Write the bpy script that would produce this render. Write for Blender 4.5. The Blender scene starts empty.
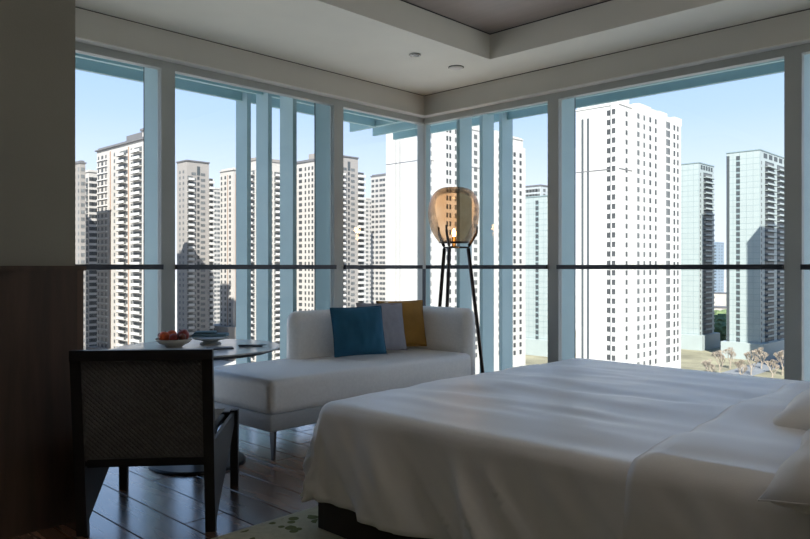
import bpy, bmesh, math, random
from mathutils import Vector, Matrix, noise
random.seed(7)
SC = bpy.context.scene
COL = SC.collection
PI = math.pi

# ------------------------------------------------------------------ camera, sky, sun, exposure
# Room axes: X = distance from the left glass wall, -Y = distance from the right glass wall, Z = height.
TH = math.radians(44.0)
S44, C44 = math.sin(TH), math.cos(TH)
CAM = Vector((4.5265, -4.943, 1.1))
RIGHT = Vector((C44, S44, 0)); FWD = Vector((-S44, C44, 0))
FPX = 715.0
cam_d = bpy.data.cameras.new('camera'); cam = bpy.data.objects.new('camera', cam_d); COL.objects.link(cam)
cam.location = CAM
cam.rotation_euler = (PI/2, 0, TH)
cam_d.sensor_width = 36.0; cam_d.lens = FPX*36/810; cam_d.shift_y = -2.5/810
cam_d.clip_start = 0.05; cam_d.clip_end = 6000
SC.camera = cam

SUN_DIR = Vector((0.55, -0.65, 0.70)).normalized()      # towards the sun: behind the hotel
world = bpy.data.worlds.new('sky'); SC.world = world; world.use_nodes = True
wn = world.node_tree.nodes; wl = world.node_tree.links; wn.clear()
wtc = wn.new('ShaderNodeTexCoord'); wsp = wn.new('ShaderNodeSeparateXYZ'); wl.new(wtc.outputs['Generated'], wsp.inputs[0])
sky = wn.new('ShaderNodeValToRGB'); wl.new(wsp.outputs['Z'], sky.inputs[0])     # clear winter sky: pale at the horizon, blue above
ce_ = sky.color_ramp.elements
for pos, c in ((0.0, (0.46, 0.485, 0.53)), (0.10, (0.40, 0.45, 0.54)), (0.20, (0.27, 0.365, 0.53)), (0.32, (0.185, 0.30, 0.50)), (0.60, (0.13, 0.25, 0.45)), (1.0, (0.08, 0.17, 0.36))):
    e = ce_[0] if pos == 0.0 else (ce_[1] if pos == 1.0 else ce_.new(pos))
    if pos == 1.0: e = ce_[len(ce_)-1]
    e.position = pos; e.color = (*c, 1)
bg = wn.new('ShaderNodeBackground'); bg.inputs['Strength'].default_value = 0.70
wo = wn.new('ShaderNodeOutputWorld')
wl.new(sky.outputs[0], bg.inputs[0]); wl.new(bg.outputs[0], wo.inputs[0])

sun_d = bpy.data.lights.new('sun', 'SUN'); sun = bpy.data.objects.new('sun', sun_d); COL.objects.link(sun)
sun_d.energy = 3.9; sun_d.angle = math.radians(0.6); sun_d.color = (1.0, 0.95, 0.87)
sun.rotation_euler = SUN_DIR.to_track_quat('Z', 'Y').to_euler()
sun.location = (30, -14, 60)

SC.view_settings.view_transform = 'Standard'; SC.view_settings.look = 'None'
SC.view_settings.gamma = 1.0; SC.view_settings.use_curve_mapping = False
SC.view_settings.exposure = 1.75

# ------------------------------------------------------------------ helpers
def cw(X, Z, z=0.0):
    """camera-frame ground coordinates (right, depth) to world"""
    p = CAM + RIGHT*X + FWD*Z
    return Vector((p.x, p.y, z))
def pxw(px, Z, z=0.0):
    return cw((px-405.0)/FPX*Z, Z, z)
def rt(r, t, z=0.0):
    return Vector((r, -t, z))

MATS = {}
def mat(name, col, rough=0.6, metal=0.0, var=0.08, scale=8.0, bump=0.0, bscale=60.0, sheen=0.0, spec=0.5, stretch=None):
    if name in MATS: return MATS[name]
    m = bpy.data.materials.new(name); m.use_nodes = True
    n, l = m.node_tree.nodes, m.node_tree.links
    b = n['Principled BSDF']
    b.inputs['Roughness'].default_value = rough; b.inputs['Metallic'].default_value = metal
    b.inputs['Specular IOR Level'].default_value = spec
    if sheen:
        b.inputs['Sheen Weight'].default_value = sheen; b.inputs['Sheen Roughness'].default_value = 0.35
        b.inputs['Sheen Tint'].default_value = (*[0.5+0.5*c for c in col], 1) if sheen >= 0.5 else (*col, 1)
    tc = n.new('ShaderNodeTexCoord'); mp = n.new('ShaderNodeMapping'); l.new(tc.outputs['Object'], mp.inputs[0])
    if stretch: mp.inputs['Scale'].default_value = stretch
    no = n.new('ShaderNodeTexNoise'); no.inputs['Scale'].default_value = scale; no.inputs['Detail'].default_value = 4
    l.new(mp.outputs[0], no.inputs['Vector'])
    cr = n.new('ShaderNodeValToRGB')
    lo = [max(0, c*(1-var)) for c in col]; hi = [min(1, c*(1+var)) for c in col]
    cr.color_ramp.elements[0].position = 0.3; cr.color_ramp.elements[1].position = 0.7
    cr.color_ramp.elements[0].color = (*lo, 1); cr.color_ramp.elements[1].color = (*hi, 1)
    l.new(no.outputs['Fac'], cr.inputs[0]); l.new(cr.outputs[0], b.inputs['Base Color'])
    if bump:
        n2 = n.new('ShaderNodeTexNoise'); n2.inputs['Scale'].default_value = bscale; n2.inputs['Detail'].default_value = 3
        l.new(mp.outputs[0], n2.inputs['Vector'])
        bp = n.new('ShaderNodeBump'); bp.inputs['Strength'].default_value = bump; bp.inputs['Distance'].default_value = 0.01
        l.new(n2.outputs['Fac'], bp.inputs['Height']); l.new(bp.outputs[0], b.inputs['Normal'])
    MATS[name] = m; return m

def clear_mat(name, tint, gloss_rough=0.02, fres=1.45, tint2=None, strength=1.0):
    """thin clear pane: tinted transparency plus fresnel reflection"""
    m = bpy.data.materials.new(name); m.use_nodes = True
    n, l = m.node_tree.nodes, m.node_tree.links; n.clear()
    out = n.new('ShaderNodeOutputMaterial'); tr = n.new('ShaderNodeBsdfTransparent'); gl = n.new('ShaderNodeBsdfGlossy')
    tr.inputs[0].default_value = (*tint, 1); gl.inputs['Roughness'].default_value = gloss_rough
    if tint2:
        no = n.new('ShaderNodeTexNoise'); no.inputs['Scale'].default_value = 5.0
        tc = n.new('ShaderNodeTexCoord'); l.new(tc.outputs['Object'], no.inputs['Vector'])
        mx = n.new('ShaderNodeMix'); mx.data_type = 'RGBA'
        mx.inputs['A'].default_value = (*tint, 1); mx.inputs['B'].default_value = (*tint2, 1)
        l.new(no.outputs['Fac'], mx.inputs['Factor']); l.new(mx.outputs['Result'], tr.inputs[0])
    fr = n.new('ShaderNodeFresnel'); fr.inputs['IOR'].default_value = fres
    mu = n.new('ShaderNodeMath'); mu.operation = 'MULTIPLY'; mu.inputs[1].default_value = strength
    l.new(fr.outputs[0], mu.inputs[0])
    mix = n.new('ShaderNodeMixShader'); l.new(mu.outputs[0], mix.inputs[0]); l.new(tr.outputs[0], mix.inputs[1]); l.new(gl.outputs[0], mix.inputs[2])
    l.new(mix.outputs[0], out.inputs[0]); MATS[name] = m; return m

def mesh_obj(name, verts, faces, m, parent=None, smooth=False, loc=None):
    me = bpy.data.meshes.new(name); me.from_pydata([tuple(v) for v in verts], [], faces); me.update()
    if m: me.materials.append(m)
    if smooth: me.polygons.foreach_set('use_smooth', [True]*len(me.polygons))
    o = bpy.data.objects.new(name, me); COL.objects.link(o)
    if parent: o.parent = parent
    if loc is not None: o.location = loc
    return o

def bm_obj(name, bm, m, parent=None, smooth=False):
    bmesh.ops.recalc_face_normals(bm, faces=bm.faces)
    me = bpy.data.meshes.new(name); bm.to_mesh(me); bm.free()
    if m: me.materials.append(m)
    if smooth: me.polygons.foreach_set('use_smooth', [True]*len(me.polygons))
    o = bpy.data.objects.new(name, me); COL.objects.link(o)
    if parent: o.parent = parent
    return o

def tag(o, label, cat=None, group=None, kind=None):
    o['label'] = label
    if cat: o['category'] = cat
    if group: o['group'] = group
    if kind: o['kind'] = kind
    return o
def struct(o, label):
    o['kind'] = 'structure'; o['label'] = label; return o
def empty(name, loc=(0, 0, 0), rz=0.0):
    o = bpy.data.objects.new(name, None); COL.objects.link(o); o.location = loc; o.rotation_euler = (0, 0, rz)
    o.empty_display_size = 0.1
    return o

CUBEF = [(0, 3, 2, 1), (4, 5, 6, 7), (0, 1, 5, 4), (1, 2, 6, 5), (2, 3, 7, 6), (3, 0, 4, 7)]
class MB:
    def __init__(s): s.v = []; s.f = []
    def box(s, x0, x1, y0, y1, z0, z1):
        x0, x1 = min(x0, x1), max(x0, x1); y0, y1 = min(y0, y1), max(y0, y1); z0, z1 = min(z0, z1), max(z0, z1)
        b = len(s.v)
        s.v += [(x0, y0, z0), (x1, y0, z0), (x1, y1, z0), (x0, y1, z0), (x0, y0, z1), (x1, y0, z1), (x1, y1, z1), (x0, y1, z1)]
        s.f += [tuple(i+b for i in q) for q in CUBEF]; return s
    def prism(s, pts, ext):
        """closed polygon pts (3D) extruded by vector ext"""
        b = len(s.v); n = len(pts); ext = Vector(ext)
        s.v += [tuple(p) for p in pts] + [tuple(Vector(p)+ext) for p in pts]
        s.f += [tuple(b+i for i in range(n))[::-1], tuple(b+n+i for i in range(n))]
        s.f += [(b+i, b+(i+1) % n, b+n+(i+1) % n, b+n+i) for i in range(n)]; return s
    def tube(s, pts, rad, seg=10, caps=True):
        pts = [Vector(p) for p in pts]; n = len(pts)
        if not isinstance(rad, (list, tuple)): rad = [rad]*n
        b = len(s.v)
        up = Vector((0, 0, 1))
        for i, p in enumerate(pts):
            d = (pts[min(i+1, n-1)]-pts[max(i-1, 0)]).normalized()
            u = d.cross(up); u = d.cross(Vector((1, 0, 0))) if u.length < 1e-3 else u
            u.normalize(); w = d.cross(u).normalized()
            for k in range(seg):
                a = 2*PI*k/seg; s.v.append(tuple(p+(u*math.cos(a)+w*math.sin(a))*rad[i]))
        for i in range(n-1):
            for k in range(seg):
                k2 = (k+1) % seg; s.f.append((b+i*seg+k, b+i*seg+k2, b+(i+1)*seg+k2, b+(i+1)*seg+k))
        if caps:
            s.f.append(tuple(b+k for k in range(seg))[::-1]); s.f.append(tuple(b+(n-1)*seg+k for k in range(seg)))
        return s
    def lathe(s, prof, seg=32, cx=0, cy=0, cz=0):
        b = len(s.v); n = len(prof)
        for (r, z) in prof:
            for k in range(seg):
                a = 2*PI*k/seg; s.v.append((cx+r*math.cos(a), cy+r*math.sin(a), cz+z))
        for i in range(n-1):
            for k in range(seg):
                k2 = (k+1) % seg; s.f.append((b+i*seg+k, b+i*seg+k2, b+(i+1)*seg+k2, b+(i+1)*seg+k))
        if prof[0][0] > 1e-5: s.f.append(tuple(b+k for k in range(seg))[::-1])
        if prof[-1][0] > 1e-5: s.f.append(tuple(b+(n-1)*seg+k for k in range(seg)))
        return s
    def obj(s, name, m, parent=None, smooth=False, loc=None):
        o = mesh_obj(name, s.v, s.f, m, parent, smooth, loc)
        if smooth == 'auto': pass
        return o

def rbox(name, x0, x1, y0, y1, z0, z1, rad, seg, m, parent=None, smooth=True):
    bm = bmesh.new(); bmesh.ops.create_cube(bm, size=1.0)
    for v in bm.verts:
        v.co = Vector(((x0+x1)/2+v.co.x*(x1-x0), (y0+y1)/2+v.co.y*(y1-y0), (z0+z1)/2+v.co.z*(z1-z0)))
    bmesh.ops.bevel(bm, geom=bm.edges[:], offset=rad, segments=seg, profile=0.5, affect='EDGES', clamp_overlap=True)
    return bm_obj(name, bm, m, parent, smooth)

# ------------------------------------------------------------------ materials
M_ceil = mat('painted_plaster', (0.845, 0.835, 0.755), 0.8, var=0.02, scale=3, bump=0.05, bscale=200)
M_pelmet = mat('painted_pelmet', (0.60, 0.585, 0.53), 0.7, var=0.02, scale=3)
M_wall = mat('warm_wall_paint', (0.30, 0.29, 0.24), 0.85, var=0.04, scale=2, bump=0.1, bscale=120)
M_wall2 = mat('room_wall_paint', (0.50, 0.47, 0.42), 0.85, var=0.03, scale=2)
M_tray = mat('bronze_veneer_tray', (0.40, 0.345, 0.315), 0.45, var=0.06, scale=3, stretch=(0.3, 6, 1))
M_darkline = mat('shadow_gap_black', (0.03, 0.03, 0.03), 0.7, var=0.1)
M_wood = mat('dark_walnut_panel', (0.075, 0.045, 0.030), 0.45, var=0.25, scale=4, stretch=(6, 6, 0.6))
M_woodtrim = mat('walnut_edge_trim', (0.13, 0.075, 0.045), 0.45, var=0.2, scale=5, stretch=(6, 6, 0.6))
M_frame = mat('warm_grey_window_frame', (0.39, 0.415, 0.395), 0.5, var=0.03, scale=4)
M_fin = mat('sky_tinted_grey_fin', (0.31, 0.43, 0.44), 0.55, var=0.04, scale=3)  # grey metal; teal cast of sky and window glass put into the colour
M_louver = mat('sky_tinted_grey_louver', (0.27, 0.43, 0.43), 0.55, var=0.04, scale=3)  # grey metal with the sky's blue light painted into its colour
M_rail = mat('dark_grey_rail', (0.055, 0.06, 0.07), 0.4, 0.6, var=0.05)
M_gasket = mat('black_gasket', (0.02, 0.025, 0.03), 0.6, var=0.05)
M_glass = clear_mat('window_glass', (0.97, 0.985, 0.99), 0.0, 1.35, strength=0.5)
M_amber = clear_mat('amber_blown_glass', (0.74, 0.48, 0.27), 0.03, 1.35, (0.95, 0.85, 0.74), strength=0.7)

def plank_mat():
    m = bpy.data.materials.new('oiled_walnut_plank'); m.use_nodes = True
    n, l = m.node_tree.nodes, m.node_tree.links; b = n['Principled BSDF']
    tc = n.new('ShaderNodeTexCoord'); mp = n.new('ShaderNodeMapping'); mp.inputs['Scale'].default_value = (0.7, 6, 1)
    oi = n.new('ShaderNodeObjectInfo')
    ad = n.new('ShaderNodeVectorMath'); ad.operation = 'ADD'
    ml = n.new('ShaderNodeMath'); ml.operation = 'MULTIPLY'; ml.inputs[1].default_value = 37.0
    l.new(oi.outputs['Random'], ml.inputs[0]); l.new(tc.outputs['Object'], ad.inputs[0]); l.new(ml.outputs[0], ad.inputs[1])
    l.new(ad.outputs[0], mp.inputs[0])
    no = n.new('ShaderNodeTexNoise'); no.inputs['Scale'].default_value = 3; no.inputs['Detail'].default_value = 6
    l.new(mp.outputs[0], no.inputs['Vector'])
    cr = n.new('ShaderNodeValToRGB'); cr.color_ramp.elements[0].color = (0.11, 0.060, 0.036, 1); cr.color_ramp.elements[1].color = (0.21, 0.115, 0.067, 1)
    cr.color_ramp.elements[0].position = 0.3; cr.color_ramp.elements[1].position = 0.72
    l.new(no.outputs['Fac'], cr.inputs[0])
    hs = n.new('ShaderNodeHueSaturation'); mr = n.new('ShaderNodeMapRange'); mr.inputs['To Min'].default_value = 0.45; mr.inputs['To Max'].default_value = 1.9
    l.new(oi.outputs['Random'], mr.inputs[0]); l.new(mr.outputs[0], hs.inputs['Value']); l.new(cr.outputs[0], hs.inputs['Color'])
    l.new(hs.outputs[0], b.inputs['Base Color'])
    b.inputs['Coat Weight'].default_value = 1.0; b.inputs['Coat IOR'].default_value = 1.70; b.inputs['Coat Roughness'].default_value = 0.20; b.inputs['Specular IOR Level'].default_value = 0.8
    rr = n.new('ShaderNodeMapRange'); rr.inputs['To Min'].default_value = 0.24; rr.inputs['To Max'].default_value = 0.30
    l.new(no.outputs['Fac'], rr.inputs[0]); l.new(rr.outputs[0], b.inputs['Roughness'])
    bp = n.new('ShaderNodeBump'); bp.inputs['Strength'].default_value = 0.03; bp.inputs['Distance'].default_value = 0.003
    l.new(no.outputs['Fac'], bp.inputs['Height']); l.new(bp.outputs[0], b.inputs['Normal'])
    return m
M_plank = plank_mat()

# ------------------------------------------------------------------ room shell
RW, RT_ = 5.8, 7.2          # room extent from the left glass wall and from the right glass wall
H = 2.69                    # lower ceiling
HB = 2.44                   # bottom of window header
# floor with planks running along X
fl = MB().box(-0.27, RW+0.1, -RT_-0.1, 0.27, -0.30, -0.012).obj('floor', mat('dark_subfloor', (0.02, 0.015, 0.012), 0.8))
struct(fl, 'dark walnut plank floor of the hotel room')
PW = 0.20
plank_mesh = {}
for j in range(int(RT_/PW)):
    y1 = -j*PW; x = 0.02 - random.random()*1.2
    while x < RW:
        L = random.choice((1.0, 1.3, 1.6, 1.9)); xa, xb = max(x, 0.0), min(x+L, RW)
        if xb-xa > 0.08 and not (xb < 1.30 and y1 < -3.75):
            key = round(xb-xa, 2)
            w = xb-xa-0.004
            if key not in plank_mesh:
                bm = bmesh.new(); bmesh.ops.create_cube(bm, size=1.0)
                for v in bm.verts: v.co = Vector((v.co.x*w, v.co.y*(PW-0.004), v.co.z*0.012))
                bmesh.ops.bevel(bm, geom=[e for e in bm.edges if all(v.co.z > 0 for v in e.verts)], offset=0.002, segments=1, affect='EDGES')
                me = bpy.data.meshes.new('plank'); bm.to_mesh(me); bm.free(); me.materials.append(M_plank); plank_mesh[key] = me
            o = bpy.data.objects.new('plank', plank_mesh[key]); COL.objects.link(o); o.parent = fl
            o.location = ((xa+xb)/2, y1-PW/2, -0.006)
        x += L

# ceiling: perimeter slab with a recessed tray
TX0, TX1, TT0, TT1, TZ = 1.19, 5.2, 0.553, 6.4, 2.885
ce = MB()
ce.box(-0.1, TX0, -RT_-0.1, 0.1, H, H+0.35); ce.box(TX1, RW+0.1, -RT_-0.1, 0.1, H, H+0.35)
ce.box(TX0, TX1, -TT0, 0.1, H, H+0.35); ce.box(TX0, TX1, -RT_-0.1, -TT1, H, H+0.35)
ceil_o = struct(ce.obj('ceiling', M_ceil), 'white plaster ceiling around a recessed tray')
MB().box(TX0-0.0, TX1, -TT1, -TT0, TZ, TZ+0.05).obj('tray_panel', M_tray, ceil_o)
g = MB()
for (a, b_, c, d) in ((TX0, TX0+0.006, -TT1, -TT0), (TX0, TX1, -TT0-0.006, -TT0)):
    g.box(a, b_, c, d, TZ-0.006, TZ-0.001)
g.obj('shadow_gap', M_darkline, ceil_o)

# walls: right-hand room wall behind the bed, back wall, and the partition block on the left
struct(MB().box(RW, RW+0.1, -RT_, 0, 0, H).obj('wall_head', M_wall2), 'warm grey wall behind the bed head')
struct(MB().box(0, RW, -RT_-0.1, -RT_, 0, H).obj('wall_back', M_wall2), 'warm grey back wall of the room')
PT, PR = 3.702, 1.335
struct(MB().box(-0.02, PR, -RT_, -PT, 0, H).obj('wall_partition', M_wall), 'dark olive grey partition wall above walnut wainscot')
wa = struct(MB().box(PR, PR+0.022, -RT_, -PT, 0.0, 1.085).obj('trim_1', M_wood), 'dark walnut wainscot panel on the partition wall')
MB().box(0.02, PR+0.022, -PT, -PT+0.026, 0.0, 1.085).obj('end_panel', M_woodtrim, wa)
MB().box(0.02, PR+0.034, -RT_, -PT+0.034, 1.085, 1.105).obj('cap_rail', M_wood, wa)

# pelmets
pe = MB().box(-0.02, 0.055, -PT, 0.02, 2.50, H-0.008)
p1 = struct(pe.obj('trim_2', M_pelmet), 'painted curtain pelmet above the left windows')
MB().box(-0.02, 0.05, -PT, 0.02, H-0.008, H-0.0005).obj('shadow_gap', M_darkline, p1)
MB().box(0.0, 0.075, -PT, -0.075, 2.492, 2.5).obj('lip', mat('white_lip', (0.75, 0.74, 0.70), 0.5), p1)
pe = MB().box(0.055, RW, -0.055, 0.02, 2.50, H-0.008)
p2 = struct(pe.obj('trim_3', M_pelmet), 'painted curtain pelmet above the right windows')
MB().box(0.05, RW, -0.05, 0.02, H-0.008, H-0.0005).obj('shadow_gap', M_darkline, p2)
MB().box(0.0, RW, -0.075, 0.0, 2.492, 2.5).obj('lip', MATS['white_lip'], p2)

# windows -------------------------------------------------------------
PWD = 0.100
def window_left(n, t0, t1, post):
    """glazing bay between t0 and t1 on the left wall (X=0)"""
    w = struct(empty('window_%d' % n, rt(0, (t0+t1)/2, 0)), 'floor to ceiling glazing bay of the left window wall')
    ox, oy = w.location.x, w.location.y
    def B(name, m, r0, r1, a, b, z0, z1):
        return MB().box(r0-ox, r1-ox, -b-oy, -a-oy, z0, z1).obj(name, m, w)
    h = PWD/2
    B('pane', M_glass, -0.040, -0.034, t0+h, t1-h, 0.05, HB)
    B('header', M_frame, -0.06, 0.0, t0-h, t1-h, HB, 2.50)
    B('sill', M_frame, -0.08, 0.01, t0+h, t1-h, 0.0, 0.05)
    B('guard_rail', M_rail, -0.02, 0.03, t0+h, t1-h, 1.083, 1.117)
    if post:
        B('mullion', M_frame, -0.055, 0.0, t1-h, t1+h, 0.0, HB)
        B('exterior_fin', M_fin, -0.245, -0.055, t1-h, t1+h, -0.30, 2.60); B('gasket', M_gasket, -0.26, -0.245, t1+h-0.03, t1+h, -0.30, 2.60)
    return w
def window_right(n, r0, r1, post):
    w = struct(empty('window_%d' % n, rt((r0+r1)/2, 0, 0)), 'floor to ceiling glazing bay of the right window wall')
    ox, oy = w.location.x, w.location.y
    def B(name, m, a, b, t0, t1, z0, z1):
        return MB().box(a-ox, b-ox, -t1-oy, -t0-oy, z0, z1).obj(name, m, w)
    h = PWD/2
    B('pane', M_glass, r0+h, r1-h, -0.040, -0.034, 0.05, HB)
    B('header', M_frame, r0-h, r1-h, -0.06, 0.0, HB, 2.50)
    B('sill', M_frame, r0+h, r1-h, -0.08, 0.01, 0.0, 0.05)
    B('guard_rail', M_rail, r0+h, r1-h, -0.02, 0.03, 1.083, 1.117)
    if post:
        B('mullion', M_frame, r1-h, r1+h, -0.055, 0.0, 0.0, HB)
        B('exterior_fin', M_fin, r1-h, r1+h, -0.245, -0.055, -0.30, 2.60); B('gasket', M_gasket, r1+h-0.03, r1+h, -0.26, -0.245, -0.30, 2.60)
    return w
window_left(1, 2.568, 4.09, True); window_left(2, 1.048, 2.568, True); window_left(3, 0.0, 1.048, True)
window_right(4, 0.0, 1.401, True); window_right(5, 1.401, 3.154, True); window_right(6, 3.154, 4.907, True)
window_right(7, 4.907, RW+0.05, False)
cp = struct(MB().box(-0.085, 0.0, 0.0, 0.03, 0, 2.50).obj('trim_4', M_frame), 'slim grey corner post where the two glass walls meet')
MB().box(-0.03, 0.0, 0.03, 0.09, -0.30, 2.60).obj('exterior_fin', M_fin, cp)
MB().box(0.0, 0.022, -0.022, 0.0, 0.0, 1.083).obj('rail_post', M_rail, cp)

# exterior sun-shade canopy: louvers parallel to each wall, and rows of vertical fins
LZ0, LZ1 = 2.60, 2.72
def canopy(name, label, left):
    o = empty(name, (0, 0, LZ0)); tag(o, label, 'canopy')
    for d in (0.35, 0.70, 1.03):
        if left: MB().box(-d-0.02, -d+0.02, -6.0, 0.33, 0, LZ1-LZ0).obj('louver', M_louver, o)
        else: MB().box(-1.42, 7.0, d-0.02, d+0.02, 0, LZ1-LZ0).obj('louver', M_louver, o)
    for p in ((-0.1, 1.30, 3.2, 5.2) if left else (-1.18, 1.40, 3.154, 4.907)):
        if left: MB().box(-1.05, -0.05, -p-0.03, -p+0.03, 0.12, 0.22).obj('bracket', M_louver, o)
        else: MB().box(p-0.03, p+0.03, 0.05 if p > 0 else 0.36, 1.05, 0.12, 0.22).obj('bracket', M_louver, o)
    for d in (0.35, 0.70, 1.02):
        if left: MB().box(-d-0.09, -d+0.09, -1.325, -1.285, -2.95, 0.10).obj('vertical_fin', M_fin, o)
        else: MB().box(0.18, 0.22, d-0.09, d+0.09, -2.95, 0.10).obj('vertical_fin', M_fin, o)
    return o
canopy('sun_canopy', 'grey louver canopy and fins in painted sky tint outside the windows beside the partition wall', True)
canopy('sun_canopy', 'grey louver canopy and fins in painted sky tint outside the windows beside the bed', False)

# the hotel itself above and below this room (it shades the glass walls)
hx = MB()
hx.box(-0.05, 30, -26, 0.05, H+0.35, 38); hx.box(-0.05, 30, -26, 0.05, -50, -0.30)
hx.box(RW+0.1, 30, -26, 0.05, -0.30, H+0.35); hx.box(-0.05, RW+0.1, -26, -RT_-0.1, -0.30, H+0.35)
struct(hx.obj('wall_hotel_exterior', mat('hotel_cladding', (0.45, 0.47, 0.48), 0.6)), 'grey hotel facade around the room')

# ceiling fittings
dl = tag(empty('downlight', rt(0.866, 1.045, H)), 'small recessed black downlight in the plaster ceiling', 'light')
MB().lathe([(0.028, -0.001), (0.045, -0.001), (0.046, -0.006), (0.030, -0.008), (0.028, -0.001)], 24).obj('rim', mat('rim_grey', (0.35, 0.34, 0.32), 0.4), dl, True)
MB().lathe([(0.0, -0.004), (0.032, -0.004), (0.032, -0.0085), (0.0, -0.0085)], 24).obj('lens', mat('black_lens', (0.01, 0.01, 0.012), 0.15), dl)
sd = tag(empty('smoke_detector', rt(0.866, 0.568, H)), 'flat white round smoke detector on the plaster ceiling', 'detector')
MB().lathe([(0.0, -0.014), (0.045, -0.013), (0.056, -0.008), (0.058, 0.0)], 28).obj('cover', mat('detector_white', (0.72, 0.70, 0.65), 0.5), sd, True)
MB().lathe([(0.058, 0.0), (0.062, 0.0), (0.062, -0.004), (0.058, -0.004)], 28).obj('base_ring', M_darkline, sd)

# added unseen fill uplights at the bed head and room entrance; they brighten the ceiling
for (r, t_, watt, lab) in ((2.3, 5.5, 10, 'added fill uplight, unseen, beside the partition at the room entrance'), (5.35, 2.2, 22, 'added fill uplight, unseen, between the headboard and the wall')):
    ul = tag(empty('added_fill_uplight', rt(r, t_, 0)), lab, 'lamp')
    MB().lathe([(0.0, 0.0), (0.15, 0.0), (0.15, 0.015), (0.02, 0.022), (0.0, 0.022)], 32).obj('base', M_rail, ul)
    MB().tube([(0, 0, 0.02), (0, 0, 1.70)], 0.012, 10).obj('pole', M_rail, ul)
    MB().lathe([(0.02, 1.70), (0.10, 1.74), (0.17, 1.82), (0.165, 1.82), (0.095, 1.75), (0.0, 1.72)], 32).obj('bowl_shade', M_rail, ul, True)
    gd = bpy.data.lights.new('uplight', 'SPOT'); gd.energy = watt; gd.color = (1.0, 0.97, 0.92); gd.shadow_soft_size = 0.12; gd.spot_size = math.radians(155); gd.spot_blend = 0.6
    go = bpy.data.objects.new('uplight', gd); COL.objects.link(go); go.parent = ul; go.location = (0, 0, 1.84); go.rotation_euler = (PI, 0, 0)

# ------------------------------------------------------------------ bed
M_duvet = mat('cotton_duvet', (0.87, 0.865, 0.85), 0.36, var=0.02, scale=3, bump=0.05, bscale=300, sheen=1.0, spec=1.0)
M_sheet = mat('cotton_turn_down', (0.86, 0.85, 0.83), 0.36, var=0.02, scale=3, bump=0.05, bscale=300, sheen=0.9, spec=0.9)
M_pillow = mat('pillow_cotton', (0.80, 0.79, 0.76), 0.5, var=0.02, scale=4, bump=0.06, bscale=300, sheen=0.6, spec=0.6)
M_base = mat('dark_bed_base', (0.035, 0.027, 0.022), 0.6, var=0.15, scale=10)
BR0, BR1, BT0, BT1, BZ = 2.25, 4.40, 1.05, 3.00, 0.54

def drape(d, R, flare):
    q = R*PI/2
    if d <= 0: return 0.0, 0.0
    if d < q: return R*math.sin(d/R), R*(1-math.cos(d/R))
    return R+flare*(d-q), R+(d-q)

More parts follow.
